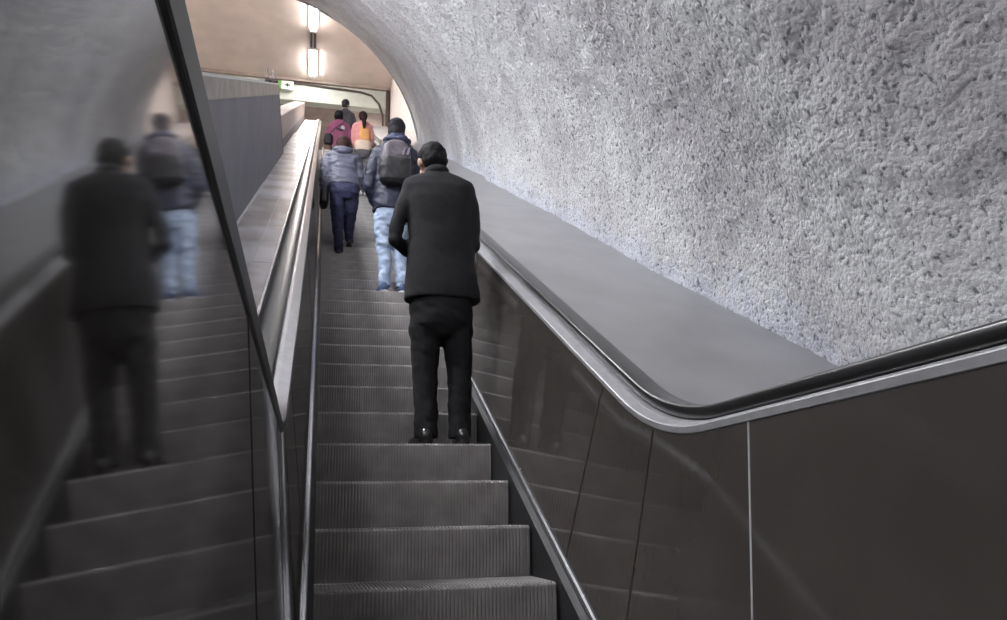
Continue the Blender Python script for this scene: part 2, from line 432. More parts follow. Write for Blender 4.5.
# vault of sprayed concrete
CX, CW, RV = -2.19, .34, 4.60
def vault(a0, a1, y0, y1, na, ny, name, amp=1):
    bm = bmesh.new(); rows = []; lay = bm.verts.layers.float.new('overspray')
    for i in range(ny + 1):
        y = y0 + (y1 - y0) * i / ny
        row = []
        for j in range(na + 1):
            a = a0 + (a1 - a0) * j / na
            p = Vector((CX + RV * math.cos(a), y, base(y) + CW + RV * math.sin(a)))
            d = .055 * noise.noise(p * .7) + .03 * noise.noise(p * 2.1) + .014 * noise.noise(p * 7) + .012 * math.sin(y * 2 * PI / 1.9)
            if amp > 1: d += .009 * noise.noise(p * 20) + .006 * noise.noise(p * 43)
            p.x -= d * math.cos(a); p.z -= d * math.sin(a)
            vv = bm.verts.new(p); row.append(vv)
            hgt = RV * (a - math.asin((1.04 - CW) / RV)) if a < PI / 2 else 9
            vv[lay] = max(0, min(1, 1.25 - hgt / (.22 + .16 * noise.noise(p * 1.5)) + .8 * noise.noise(p * 9))) if hgt < 1 else 0
        rows.append(row)
    for a, b in zip(rows, rows[1:]):
        for j in range(na): bm.faces.new((a[j], a[j + 1], b[j + 1], b[j]))
    for f in bm.faces: f.smooth = True
    me = bpy.data.meshes.new(name); bm.to_mesh(me); bm.free()
    return tag(link_mesh(name, me, M['concrete']), kind='structure')
aF = math.asin((.9 - CW) / RV)
vault(aF, 1.25, 1.6, 12, 330, 520, 'wall_right', 2)
vault(aF, 1.25, 12, 18.2, 80, 120, 'wall_right')
vault(aF, 1.25, -6, 1.6, 60, 80, 'wall_right')
vault(1.25, PI - aF, -6, 18.2, 60, 160, 'ceiling')
# thick rim of the vault at its upper end, and the wall it is cut into
bm = bmesh.new(); A, B = [], []
N = 40
for j in range(N + 1):
    a = aF + (PI - 2 * aF) * j / N
    for L, rr_, yy in ((A, RV - .02, 18.2), (B, RV + .35, 18.2)): L.append(bm.verts.new((CX + rr_ * math.cos(a), yy, base(18.2) + CW + rr_ * math.sin(a))))
for j in range(N): bm.faces.new((A[j], A[j + 1], B[j + 1], B[j]))
tag(obj('trim_1', bm, M['concrete']), kind='structure')
bm = bmesh.new(); box(bm, -7.3, 3.2, -6.1, -6, -.1, 6)
tag(obj('wall_back', bm, M['beige']), kind='structure')
# upper hall
ZC = 17.85; XR = 2.6; XL_ = -8.0; YF = 29.0
bm = bmesh.new(); box(bm, XL_, XR + .2, 18.25, YF + .4, ZC, ZC + .15)
tag(obj('ceiling', bm, M['beige']), kind='structure')
bm = bmesh.new(); box(bm, XR, XR + .15, 18.25, 34, 8.5, ZC)
tag(obj('wall_right', bm, M['pale']), kind='structure')
bm = bmesh.new(); box(bm, XL_ - .15, XL_, 18.25, 34, 8.5, ZC)
tag(obj('wall_left', bm, M['beige']), kind='structure')
bm = bmesh.new(); box(bm, XL_, XR, YF, YF + .4, 16.92, ZC - .12, .01)
tag(obj('trim_2', bm, M['header']), 'greenish white header beam across the upper hall', kind='structure')
bm = bmesh.new(); box(bm, XL_, XR, YF - .12, YF + .4, ZC - .12, ZC)
tag(obj('trim_3', bm, M['brownwall']), kind='structure')
bm = bmesh.new(); box(bm, XL_, XR, 33.9, 34.05, 12, 17.0)
tag(obj('wall_far', bm, M['brownwall']), kind='structure')
bm = bmesh.new(); box(bm, XL_, XR, YF + .4, 34, 16.92, 17.05)
tag(obj('ceiling', bm, M['brownwall']), kind='structure')
bm = bmesh.new(); box(bm, XL_, XR, 26.65, 34, ZT - .12, ZT)
tag(obj('floor', bm, M['floor']), kind='structure')
bm = bmesh.new(); box(bm, XL_, XL_ + .1, -6, 18.2, -1, 3)
bm.free()

# cables along the header and down the corner
def tube_bm(bm, pts, r, seg=8):
    rings = []
    for i, p in enumerate(pts):
        p = Vector(p); a = Vector(pts[max(0, i - 1)]); b = Vector(pts[min(len(pts) - 1, i + 1)])
        d = (b - a).normalized(); u = d.cross(Vector((0, 0, 1)))
        if u.length < .05: u = d.cross(Vector((0, 1, 0)))
        u.normalize(); w = d.cross(u)
        rings.append([bm.verts.new(p + (u * math.cos(2 * PI * k / seg) + w * math.sin(2 * PI * k / seg)) * r) for k in range(seg)])
    for a, b in zip(rings, rings[1:]):
        for k in range(seg): bm.faces.new((a[k], b[k], b[(k + 1) % seg], a[(k + 1) % seg]))
    bm.faces.new(rings[0]); bm.faces.new(rings[-1][::-1])
bm = bmesh.new(); tube_bm(bm, [(-2.2, YF - .05, 17.62), (-.8, YF - .05, 17.66), (.4, YF - .05, 17.6), (1.4, YF - .05, 17.56), (1.85, YF - .05, 17.45), (2.15, YF - .05, 17.1), (2.3, YF - .05, 16.6), (2.32, YF - .05, 15.9)], .045)
tag(obj('cable', bm, M['darkbrown'], smooth=True), 'brown cable sagging along the pale header beam then down', 'cable')
bm = bmesh.new(); tube_bm(bm, [(2.5, YF - .1, 17.7), (2.5, YF - .1, 16), (2.5, YF - .1, 14)], .09)
tag(obj('cable_duct', bm, M['darkbrown'], smooth=True), 'dark vertical duct in the corner beside the pale wall', 'duct')
bm = bmesh.new(); tube_bm(bm, [(2.2, YF - .25, 16.0), (2.42, YF - .27, 15.2), (2.46, YF - .27, 14.2)], .05)
tag(obj('cable', bm, M['darkbrown'], smooth=True), 'short brown cable bending below the header beam in the corner', 'cable')

# arrow sign on the header
s = tag(empty('direction_sign', (-1.66, YF - .19, 17.25)), 'small white sign with a dark mark and a green end below the beige ceiling', 'sign')
bm = bmesh.new(); box(bm, -.02, .44, -.04, .08, 0, .36, .01); obj('sign_panel', bm, M['white'], s)
bm = bmesh.new(); box(bm, -.16, -.022, -.04, .08, 0, .34, .01); obj('end_panel', bm, M['green'], s)
bm = bmesh.new(); box(bm, .11, .31, -.048, -.041, .155, .205); box(bm, .18, .24, -.0485, -.0412, .11, .25); obj('sign_mark', bm, M['black'], s)

# fluorescent lamps on the hall ceiling
def lamp(x, y0, y1, z, label, tubem, light=None, lcol=(1, .97, .93), gap=.06, w=.3, tilt=0, group=None, name='ceiling_light'):
    L = y1 - y0
    o = tag(empty(name, (x, y0, z)), label, 'light', group)
    bm = bmesh.new(); prism_pts(bm, [(-.09, 0, 0), (.09, 0, 0), (.17, 0, -.06), (-.17, 0, -.06)], [(-.09, L, tilt), (.09, L, tilt), (.17, L, tilt - .06), (-.17, L, tilt - .06)]); obj('housing', bm, M['fixture'], o)
    for sx in (-.08, .08):
        bm = bmesh.new(); tube_bm(bm, [(sx, .05, -.095 + tilt * .05 / L), (sx, L - .05, -.095 + tilt * (L - .05) / L)], .042, 10); obj('tube', bm, tubem, o, smooth=True)
    return o
lamp(-.50, 26.7, 28.45, ZC, 'lit fluorescent lamp on the beige ceiling nearest the header beam', M['tube'])
lamp(-.50, 23.2, 25.3, ZC, 'lit fluorescent lamp glaring on the beige ceiling by the vault edge', M['tube'])
b = tag(empty('conduit_box', (-.5, 25.35, ZC)), 'brown conduit box between the two lit lamps on the beige ceiling', 'conduit')
bm = bmesh.new(); box(bm, -.13, .13, .1, 1.2, -.1, 0, .02); obj('box_body', bm, M['fixture'], b)
bm = bmesh.new(); box(bm, -.1, -.03, .15, 1.1, -.13, -.101); box(bm, .03, .1, .15, 1.1, -.13, -.101); obj('box_strip', bm, M['darkbrown'], b)
for xx in (-5.6, -3.2, -.8, 1.4):  # lamps added out of view to brighten the hall
    for yy in (18.8,):
        lamp(xx, yy, yy + 1.8, ZC - .7, 'unseen added lamp brightening the upper hall above the vault rim', M['tube_fill'], group='added lamps above the vault rim')
lamp(1.72, 30.2, 31.4, 16.9, 'small lit lamp in the recess below the header beam', M['tube_recess'])
lamp(-3.2, 30.2, 31.4, 16.9, 'unseen added lamp brightening the recess, behind the grey board', M['tube_fill'])  # unseen lamp added to lighten the recess wall
# lamps along the crown of the vault
for k, yy in enumerate((-3.0, .2, 3.4, 6.6, 9.8, 13.0)):
    tl = base(yy + 1.5) - base(yy)
    lamp(-1.9, yy, yy + 1.5, base(yy) + CW + RV - .16, 'lit fluorescent lamp under the crown of the concrete vault', M['tube_upper'] if yy > 12 else M['tube_tunnel'] if yy > 9 else M['tube_mid'] if yy > 3 else M['tube_weak'], tilt=tl, group='lamps along the crown of the vault')

# ------------------------------------------------------------------ people
def ell(bm, c, r, rot=None, seg=20):
    mtx = Matrix.Translation(Vector(c)) @ (rot.to_4x4() if rot is not None else Matrix.Identity(4)) @ Matrix.Diagonal((*r, 1))
    bmesh.ops.create_uvsphere(bm, u_segments=seg, v_segments=seg // 2 + 2, radius=1, matrix=mtx)
def limb(bm, pts, seg=14):
    """pts: (x,y,z,r) or (x,y,z,rx,ry); tapered round tube with ball ends"""
    P = [Vector(p[:3]) for p in pts]; rings = []
    for i, p in enumerate(pts):
        d = (P[min(i + 1, len(P) - 1)] - P[max(i - 1, 0)]).normalized()
        u = Vector((1, 0, 0)) - d * d.x
        if u.length < .2: u = Vector((0, 0, 1)) - d * d.z
        u.normalize(); w = d.cross(u)
        rx = p[3]; ry = p[4] if len(p) > 4 else p[3]
        rings.append([bm.verts.new(P[i] + u * math.cos(2 * PI * k / seg) * rx + w * math.sin(2 * PI * k / seg) * ry) for k in range(seg)])
    for a, b in zip(rings, rings[1:]):
        for k in range(seg): bm.faces.new((a[k], a[(k + 1) % seg], b[(k + 1) % seg], b[k]))
    bm.faces.new(rings[0][::-1]); bm.faces.new(rings[-1])
def balls(bm, pts):
    for p in pts:
        r = min(p[3:]); ell(bm, p[:3], (r * .98,) * 3, seg=12)
def rings(bm, rs, seg=28, p=2.4):
    """rs: (z, cx, cy, a, b) stacked super-ellipses"""
    R = []
    for z, cx, cy, a, b in rs:
        row = []
        for k in range(seg):
            t = 2 * PI * k / seg; c, s_ = math.cos(t), math.sin(t)
            row.append(bm.verts.new((cx + a * math.copysign(abs(c) ** (2 / p), c), cy + b * math.copysign(abs(s_) ** (2 / p), s_), z)))
        R.append(row)
    for a, b in zip(R, R[1:]):
        for k in range(seg): bm.faces.new((a[k], a[(k + 1) % seg], b[(k + 1) % seg], b[k]))
    bm.faces.new(R[0][::-1]); bm.faces.new(R[-1])
def fuse(name, bm, voxel, mats, parent, smooth_it=3, wrinkle=None):
    """join the pieces in bm into one continuous skin"""
    bmesh.ops.recalc_face_normals(bm, faces=bm.faces)
    me = bpy.data.meshes.new(name); bm.to_mesh(me); bm.free()
    o = bpy.data.objects.new(name, me); COL.objects.link(o)
    md = o.modifiers.new('r', 'REMESH'); md.mode = 'VOXEL'; md.voxel_size = voxel
    if smooth_it:
        ms = o.modifiers.new('s', 'SMOOTH'); ms.factor = .5; ms.iterations = smooth_it
    bpy.context.view_layer.update()
    me2 = bpy.data.meshes.new_from_object(o.evaluated_get(bpy.context.evaluated_depsgraph_get()))
    bpy.data.objects.remove(o); bpy.data.meshes.remove(me); me2.name = name
    if wrinkle:
        off = [(v, v.co + v.normal * wrinkle(v.co)) for v in me2.vertices]
        for v, c in off: v.co = c
    for p in me2.polygons: p.use_smooth = True
    me2.materials.clear()
    o = bpy.data.objects.new(name, me2); me2.materials.append(mats); COL.objects.link(o); o.parent = parent
    return o
def folds(amp, sx=6, sz=14, seed=0):
    def f(c):
        q = Vector((c.x * sx + seed, c.y * sx, c.z * sz)); 
        q2 = Vector((c.x * sx * 2.2, c.y * sx * 2.2 + seed, c.z * sz * 2 + c.x * 9))
        return amp * (noise.noise(q) + .5 * noise.noise(q2))
    return f
def hand(bm, wrist, d, n, side_, curl=.5, k=1.0):
    """palm and five bent fingers; d along the forearm, n palm normal (fingers curl towards n)"""
    d = Vector(d).normalized(); n = Vector(n); n = (n - d * n.dot(d)).normalized(); w = d.cross(n) * side_
    W = Vector(wrist); R = Matrix((w, d, n)).transposed()
    ell(bm, W + d * .045 * k, (.040 * k, .052 * k, .016 * k), R, 12)
    for i, (o, L) in enumerate(((-.028, .066), (-.010, .076), (.009, .071), (.026, .056))):
        p = W + d * .082 * k + w * o * k; a = 0; pts = []
        pts.append((*(p - d * .02 * k), .0098 * k))
        for s_ in (0, .42, .32, .26):
            a += curl * (.9 if s_ else 0)
            dd = d * math.cos(a) + n * math.sin(a)
            p = p + dd * L * s_ * k; pts.append((*p, (.0095 - .0015 * (s_ == .26)) * k))
        limb(bm, pts, 8); balls(bm, pts)
    p = W + d * .018 * k - w * .028 * k; pts = [(*p, .013 * k)]
    for s_, a in ((.032, .75), (.028, .5), (.022, .25)):
        p = p + (d * math.cos(a) - w * math.sin(a) + n * .35).normalized() * s_ * k; pts.append((*p, .0105 * k))
    limb(bm, pts, 8); balls(bm, pts)
def head(bm, c, k, R):
    """skull, jaw, nose, ears, brow, chin; faces +y of R"""
    c = Vector(c); q = lambda x, y, z: c + R @ Vector((x * k, y * k, z * k))
    ell(bm, q(0, -.008, .025), (.074 * k, .094 * k, .092 * k), R)
    ell(bm, q(0, .022, -.045), (.054 * k, .066 * k, .066 * k), R)
    ell(bm, q(0, .072, -.088), (.022 * k, .018 * k, .018 * k), R, 10)
    limb(bm, [(*q(0, .088, .012), .008 * k), (*q(0, .104, -.018), .012 * k), (*q(0, .098, -.026), .012 * k)], 8)
    ell(bm, q(0, .074, .03), (.05 * k, .018 * k, .012 * k), R, 10)
    for s_ in (-1, 1):
        ell(bm, q(s_ * .077, -.002, -.004), (.012 * k, .02 * k, .032 * k), R, 12)
        ell(bm, q(s_ * .036, .060, -.03), (.024 * k, .02 * k, .024 * k), R, 10)
def face_bits(parent, c, k, R, lips=True):
    c = Vector(c); q = lambda x, y, z: c + R @ Vector((x * k, y * k, z * k))
    for s_ in (-1, 1):
        bm = bmesh.new(); ell(bm, q(s_ * .031, .078, .006), (.014 * k, .010 * k, .008 * k), R, 12); obj('eye', bm, M['eye'], parent, True)
    bm = bmesh.new(); ell(bm, q(0, .086, -.056), (.024 * k, .008 * k, .008 * k), R, 12); obj('mouth', bm, M['lip'], parent, True)
def rot(pitch=0, yaw=0, roll=0):
    return Matrix.Rotation(math.radians(yaw), 3, 'Z') @ Matrix.Rotation(math.radians(roll), 3, 'Y') @ Matrix.Rotation(math.radians(-pitch), 3, 'X')
def shoe(parent, x, y, z, yaw, k, m_up, m_sole, name='shoe', heel=.0):
    """y is the back of the heel"""
    R = Matrix.Rotation(math.radians(yaw), 3, 'Z')
    o = lambda px, py, pz: Vector((x, y, z)) + R @ Vector((px * k, py * k, pz * k))
    def lev(bm, lo, hi, pr):
        A = []; B = []
        for px, py in pr: A.append(o(px, py, lo)); B.append(o(px, py, hi))
        prism_pts(bm, A, B)
    outline = [(0, 0), (.028, .006), (.038, .03), (.036, .09), (.046, .17), (.048, .21), (.036, .262), (.010, .285), (-.018, .278), (-.040, .25), (-.048, .20), (-.040, .13), (-.034, .06), (-.036, .03), (-.026, .006)]
    bm = bmesh.new()
    rs = []
    seg = 20
    secs = [(.004, .030, .062), (.03, .038, .082), (.07, .037, .088), (.11, .037, .078), (.16, .043, .058), (.21, .047, .045), (.25, .040, .036), (.276, .022, .026)]
    rows = []
    for py, a, h in secs:
        row = []
        for j in range(seg):
            t = 2 * PI * j / seg; c_, s_ = math.cos(t), math.sin(t)
            xx = a * math.copysign(abs(c_) ** .8, c_); zz = .018 + (h - .0) * (s_ if s_ > 0 else 0) ** .8 + (0.012 * s_ if s_ < 0 else 0) + .0
            row.append(bm.verts.new(o(xx, py, zz)))
        rows.append(row)
    for a, b in zip(rows, rows[1:]):
        for j in range(seg): bm.faces.new((a[j], a[(j + 1) % seg], b[(j + 1) % seg], b[j]))
    bm.faces.new(rows[0]); bm.faces.new(rows[-1])
    sh = obj(name, bm, m_up, parent, smooth=True)
    bm = bmesh.new(); lev(bm, 0, .014, [(px * 1.04, py) for px, py in outline])
    if heel: lev(bm, .0141, .028, [(px * 1.0, py) for px, py in outline if py < .07])
    obj('sole', bm, m_sole, sh)
    return sh

def figure(name, base_loc, label, P):
    """P: dict of joints, all local to the base"""
    k = P.get('k', 1.0)
    t = tag(empty(name, base_loc), label, 'person')
    R = P.get('headrot', rot())
    hc = Vector(P['head'])
    bm = bmesh.new(); head(bm, hc, P.get('hk', 1.05 * k), R)
    nb = Vector(P['neck'])
    limb(bm, [(*(nb - Vector((0, 0, .06))), .062 * k), (*nb, .055 * k), (*(hc + R @ Vector((0, -.03, -.04)) * k), .052 * k)])
    rings(bm, [(z, cx, cy, a * .86, b * .80) for z, cx, cy, a, b in P['torso']])
    for sd in ('L', 'R'):
        arm = P['arm' + sd]; lim = [(*p[:3], p[3] * .62) for p in arm]
        limb(bm, lim); balls(bm, lim)
        w, e = Vector(arm[-1][:3]), Vector(arm[-2][:3])
        d = P.get('handdir' + sd, (w - e)); d = Vector(d).normalized()
        ell(bm, w, (.026 * k,) * 3, seg=10)
        hand(bm, w + d * .012, d, P.get('palm' + sd, (0, 0, 1)), 1 if sd == 'R' else -1, P.get('curl' + sd, .45), k)
        leg = P['leg' + sd]; lim = [(*p[:3], p[3] * .72) for p in leg[:-2]] + [(*leg[-2][:3], leg[-2][3] * .5), (*leg[-1][:2], leg[-1][2] + .03, .026)]
        limb(bm, lim); balls(bm, lim)
        a = Vector(leg[-1][:3]); ell(bm, (a.x, a.y + .05, max(.04, a.z - .07)), (.020, .065, .018), seg=10)
    ell(bm, (P['torso'][0][1], P['torso'][0][2], P['torso'][0][0] - .05), (P['torso'][0][3] * .7, P['torso'][0][4] * .7, .12))
    body = fuse('body', bm, .007 * k, P.get('skin', M['skin']), t, 2)
    face_bits(t, hc, P.get('hk', 1.05 * k), R)
    # top
    bm = bmesh.new(); rings(bm, P['torso'])
    for sd in ('L', 'R'):
        arm = [(*p[:4],) for p in P['arm' + sd]]
        # stop the sleeve at the wrist
        w, e = Vector(arm[-1][:3]), Vector(arm[-2][:3]); cuff = w + (e - w).normalized() * .015
        arm[-1] = (*cuff, arm[-1][3])
        limb(bm, arm); balls(bm, arm[:-1])
    o = fuse(P.get('top_name', 'jacket'), bm, .009 * k, P['top_mat'], t, 4, P.get('top_fold', folds(.008)))
    P['_top'] = o
    # trousers
    bm = bmesh.new(); rings(bm, P['hips'])
    for sd in ('L', 'R'):
        leg = list(P['leg' + sd]); limb(bm, leg); balls(bm, leg[:-1])
    fuse('trousers', bm, .009 * k, P['leg_mat'], t, 4, P.get('leg_fold', folds(.010, 8, 16, 3)))
    return t

# --- the man in the black suit
man = figure('person', (.737, 4.75, 1.1735), 'man in a black suit standing still, head bowed, back turned, on the nearest occupied step', dict(
    head=(-.016, .075, 1.885), hk=1.16, headrot=rot(18, 12), neck=(.012, .03, 1.775),
    torso=[(.905, .044, .0, .243, .150), (1.0, .040, .0, .238, .152), (1.15, .032, .0, .222, .142), (1.3, .040, .005, .214, .140), (1.42, .038, .01, .218, .145), (1.58, .024, .01, .236, .142), (1.67, .022, .012, .243, .125), (1.725, .022, .014, .228, .100), (1.758, .018, .018, .170, .085), (1.79, .010, .025, .085, .075)],
    armL=[(-.140, .010, 1.672, .082), (-.196, .0, 1.55, .066), (-.250, -.01, 1.42, .047), (-.264, -.005, 1.30, .047), (-.165, .13, 1.285, .052), (-.085, .245, 1.31, .042)],
    armR=[(.180, .010, 1.675, .084), (.212, .0, 1.55, .078), (.222, -.01, 1.40, .071), (.228, -.005, 1.30, .066), (.165, .13, 1.285, .052), (.09, .245, 1.31, .042)],
    palmL=(.5, -.2, .8), palmR=(-.5, -.2, .8), curlL=.55, curlR=.5,
    hips=[(.66, .034, .0, .10, .10), (.74, .034, .0, .192, .135), (.86, .036, .0, .2, .14), (1.0, .036, 0, .19, .13)],
    legL=[(-.062, 0, .86, .105), (-.064, .0, .66, .098), (-.062, .012, .45, .082), (-.060, .0, .26, .075), (-.058, -.01, .10, .073), (-.058, -.008, .045, .076)],
    legR=[(.135, 0, .86, .105), (.140, .0, .66, .098), (.148, .012, .45, .080), (.150, .0, .26, .072), (.152, -.01, .10, .070), (.152, -.008, .045, .072)],
    top_mat=M['suit'], leg_mat=M['suit_trouser'], top_name='suit_jacket', top_fold=folds(.006, 5, 9, 1), leg_fold=folds(.010, 7, 12, 5)))
shoe(man, -.060, -.10, 0, 10, 1.08, M['shoe_gloss'], M['sole_black'], heel=1)
shoe(man, .152, -.10, 0, -6, 1.08, M['shoe_gloss'], M['sole_black'], heel=1)
Rm = rot(18, 12); hc = Vector((-.016, .075, 1.885))
bm = bmesh.new()
ell(bm, hc + Rm @ Vector((0, -.022, .045)), (.098, .112, .098), Rm); ell(bm, hc + Rm @ Vector((0, -.055, -.005)), (.088, .072, .085), Rm)
fuse('hair', bm, .006, M['hair'], man, 2, lambda c: .006 * noise.noise(c * 30) + .003 * noise.noise(c * 80))
# collar and shirt band
def band_ring(z0, z1, c, a, b, th, tilt=0, seg=32, gap=0):
    bm = bmesh.new(); R_ = []
    for k_ in range(seg + 1):
        t_ = -PI / 2 + gap / 2 + (2 * PI - gap) * k_ / seg + PI
        cs, sn = math.cos(t_), math.sin(t_)
        rr = []
        for (aa, z) in ((0, z0), (0, z1), (th, z1 - .004), (th * 1.6, z0)):
            rr.append(bm.verts.new((c[0] + (a + aa) * cs, c[1] + (b + aa) * sn, z + tilt * (b + aa) * sn)))
        R_.append(rr)
    for p_, q_ in zip(R_, R_[1:]):
        for i in range(4): bm.faces.new((p_[i], q_[i], q_[(i + 1) % 4], p_[(i + 1) % 4]))
    if gap: bm.faces.new(R_[0]); bm.faces.new(R_[-1][::-1])
    return bm
obj('collar', band_ring(1.755, 1.812, (.008, .022), .070, .066, .012, -.25, gap=.6), M['suit'], man, True)
obj('shirt_collar', band_ring(1.77, 1.820, (.008, .024), .064, .060, .004, -.25, gap=.5), M['shirt'], man, True)
# rear seam of the jacket with its vent
bm = bmesh.new()
def back_y(z):
    tor = [(.905, .150), (1.0, .152), (1.15, .142), (1.3, .135), (1.45, .135), (1.58, .132), (1.67, .110), (1.72, .084)]
    for (z0, b0), (z1, b1) in zip(tor, tor[1:]):
        if z0 <= z <= z1: return -(b0 + (b1 - b0) * (z - z0) / (z1 - z0))
    return -.13
for z0, z1, x, wd, dep in ((.912, 1.12, .040, .022, .004),):
    A = [(x - wd / 2, back_y(z0) - dep, z0), (x + wd / 2, back_y(z0) - dep, z0), (x + wd / 2, back_y(z0) + .02, z0), (x - wd / 2, back_y(z0) + .02, z0)]
    B = [(x - .003, back_y(z1) - .001, z1), (x + .003, back_y(z1) - .001, z1), (x + .003, back_y(z1) + .02, z1), (x - .003, back_y(z1) + .02, z1)]
    prism_pts(bm, A, B)
obj('jacket_vent', bm, M['suit_trouser'], man)

# --- the man with the backpack
m2 = figure('person', (.69, 7.86, .48 + .4 * T30 * 11), 'man in a dark hood and pale blue jeans carrying a backpack, one elbow out', dict(
    head=(.09, .03, 1.885), hk=1.08, headrot=rot(6, 0), neck=(.095, .0, 1.76),
    torso=[(.90, .045, .0, .19, .155), (1.0, .05, .0, .198, .155), (1.2, .065, .0, .20, .145), (1.4, .082, .0, .22, .15), (1.55, .09, .0, .235, .14), (1.64, .092, .0, .21, .115), (1.70, .094, .0, .14, .095), (1.76, .095, .0, .085, .08)],
    armL=[(-.08, .0, 1.58, .09), (-.135, -.01, 1.45, .082), (-.175, -.02, 1.28, .075), (-.195, -.01, 1.16, .07), (-.135, .08, 1.06, .058), (-.075, .14, 1.0, .048)],
    armR=[(.255, .0, 1.58, .09), (.285, .0, 1.45, .08), (.295, .0, 1.28, .07), (.285, .03, 1.16, .065), (.26, .12, 1.05, .055), (.22, .18, 1.0, .046)],
    palmL=(1, 0, 0), palmR=(-1, 0, 0),
    hips=[(.72, .04, .0, .10, .10), (.80, .04, .0, .165, .125), (.92, .045, 0, .17, .13), (1.02, .05, 0, .16, .12)],
    legL=[(-.035, 0, .86, .10), (-.03, .01, .68, .093), (-.015, .03, .48, .078), (-.005, .01, .28, .066), (-.005, -.01, .12, .062), (-.003, -.005, .07, .066)],
    legR=[(.13, 0, .86, .10), (.14, .02, .68, .092), (.155, .04, .48, .076), (.165, .02, .28, .066), (.17, .0, .12, .062), (.17, 0, .07, .064)],
    top_mat=M['navy'], leg_mat=M['jeans'], top_fold=folds(.014, 7, 14, 2), leg_fold=folds(.016, 9, 16, 4)))
shoe(m2, -.003, -.09, 0, 14, 1.05, M['sneaker'], M['sole'])
shoe(m2, .17, -.08, 0, -5, 1.05, M['sneaker'], M['sole'])
bm = bmesh.new(); ell(bm, (.09, .005, 1.905), (.100, .115, .105)); ell(bm, (.09, -.02, 1.83), (.094, .09, .10))
fuse('hood', bm, .007, M['knit'], m2, 2, folds(.004, 20, 20))
bm = bmesh.new(); ell(bm, (.095, .0, 1.755), (.125, .12, .058)); ell(bm, (.097, -.03, 1.72), (.15, .11, .055))
fuse('neck_scarf', bm, .007, M['scarf'], m2, 3, folds(.014, 12, 30))
pk = None
bm = bmesh.new(); rings(bm, [(1.13, .055, -.20, .12, .06), (1.17, .055, -.215, .155, .085), (1.30, .058, -.225, .168, .10), (1.40, .06, -.225, .166, .10)], p=3)
o = fuse('backpack_pocket', bm, .008, M['pack_bottom'], m2, 3, folds(.008, 9, 12)); bp_low = o
bm = bmesh.new(); rings(bm, [(1.36, .06, -.21, .158, .085), (1.45, .065, -.215, .155, .09), (1.54, .07, -.205, .138, .085), (1.60, .072, -.19, .108, .07), (1.645, .075, -.17, .065, .045)], p=2.8)
bp_top = fuse('backpack_body', bm, .008, M['pack_top'], m2, 3, folds(.010, 9, 12, 8))
bm = bmesh.new(); limb(bm, [(.05, -.18, 1.635, .008), (.055, -.175, 1.675, .008), (.095, -.175, 1.68, .008), (.105, -.18, 1.635, .008)]); obj('backpack_loop', bm, M['pack_bottom'], m2, True)
for sx in (-1, 1):
    bm = bmesh.new(); limb(bm, [(.09 + sx * .11, -.13, 1.64, .022, .008), (.09 + sx * .115, -.05, 1.70, .022, .008), (.09 + sx * .12, .07, 1.68, .022, .008), (.09 + sx * .13, .155, 1.5, .022, .008)]); obj('backpack_strap', bm, M['pack_bottom'], m2, True)
bm = bmesh.new()
for dx in (0, .045):
    A = [(.12 + dx, -.312, 1.43), (.14 + dx, -.312, 1.43), (.165 + dx, -.304, 1.52), (.145 + dx, -.304, 1.52)]
    prism_pts(bm, A, [(x, y + .03, z) for x, y, z in A])
obj('backpack_print', bm, M['pack_mark'], m2)

# --- the woman in the slate jacket
w1 = figure('person', (.25, 9.62, .48 + .4 * T30 * 15), 'woman in a slate grey hooded jacket and navy trousers stepping up beside the left skirt', dict(
    k=.95, head=(.012, .06, 1.60), hk=.98, headrot=rot(16, 0), neck=(.01, .01, 1.45),
    torso=[(.99, .05, .0, .205, .145), (1.08, .03, .0, .212, .155), (1.2, .012, .0, .20, .15), (1.32, .005, .0, .21, .15), (1.40, .003, .0, .205, .135), (1.455, .003, .0, .165, .115), (1.50, .005, .0, .095, .09)],
    armL=[(-.150, .0, 1.39, .085), (-.19, -.005, 1.27, .082), (-.205, -.01, 1.12, .076), (-.205, .0, 1.03, .070), (-.205, .03, .94, .060), (-.20, .05, .875, .046)],
    armR=[(.155, .0, 1.39, .085), (.20, .0, 1.27, .080), (.225, .0, 1.14, .074), (.225, .03, 1.06, .068), (.17, .12, 1.0, .056), (.12, .19, .97, .045)],
    palmL=(1, 0, 0), palmR=(-1, 0, .3), curlL=.9,
    hips=[(.80, .05, .0, .10, .1), (.88, .05, .0, .19, .14), (.98, .05, 0, .2, .145), (1.08, .04, 0, .19, .13)],
    legL=[(-.035, 0, .92, .11), (-.03, .01, .72, .098), (-.02, .02, .5, .078), (-.006, .0, .3, .062), (.0, -.015, .15, .056), (.0, -.01, .10, .058)],
    legR=[(.135, .0, .92, .11), (.135, .07, .74, .096), (.13, .16, .58, .078), (.13, .20, .46, .064), (.135, .22, .36, .056), (.135, .225, .325, .056)],
    top_mat=M['puffer'], leg_mat=M['jeans_dark'], top_name='hooded_jacket', top_fold=folds(.014, 7, 20, 6)))
shoe(w1, .0, -.13, 0, 6, .93, M['bag'], M['sole_black'])
shoe(w1, .135, .14, .4 * T30, -4, .93, M['bag'], M['sole_black'])
bm = bmesh.new(); ell(bm, (.012, .045, 1.635), (.092, .10, .095), rot(16)); ell(bm, (.012, .0, 1.58), (.083, .075, .085))
fuse('hair', bm, .007, M['hair_brown'], w1, 2, lambda c: .006 * noise.noise(c * 30))
bm = bmesh.new(); ell(bm, (.008, -.075, 1.47), (.135, .085, .055)); ell(bm, (.008, -.09, 1.44), (.11, .07, .06)); ell(bm, (.008, .02, 1.495), (.115, .10, .04))
fuse('jacket_hood', bm, .007, M['puffer'], w1, 3, folds(.010, 12, 20, 3))
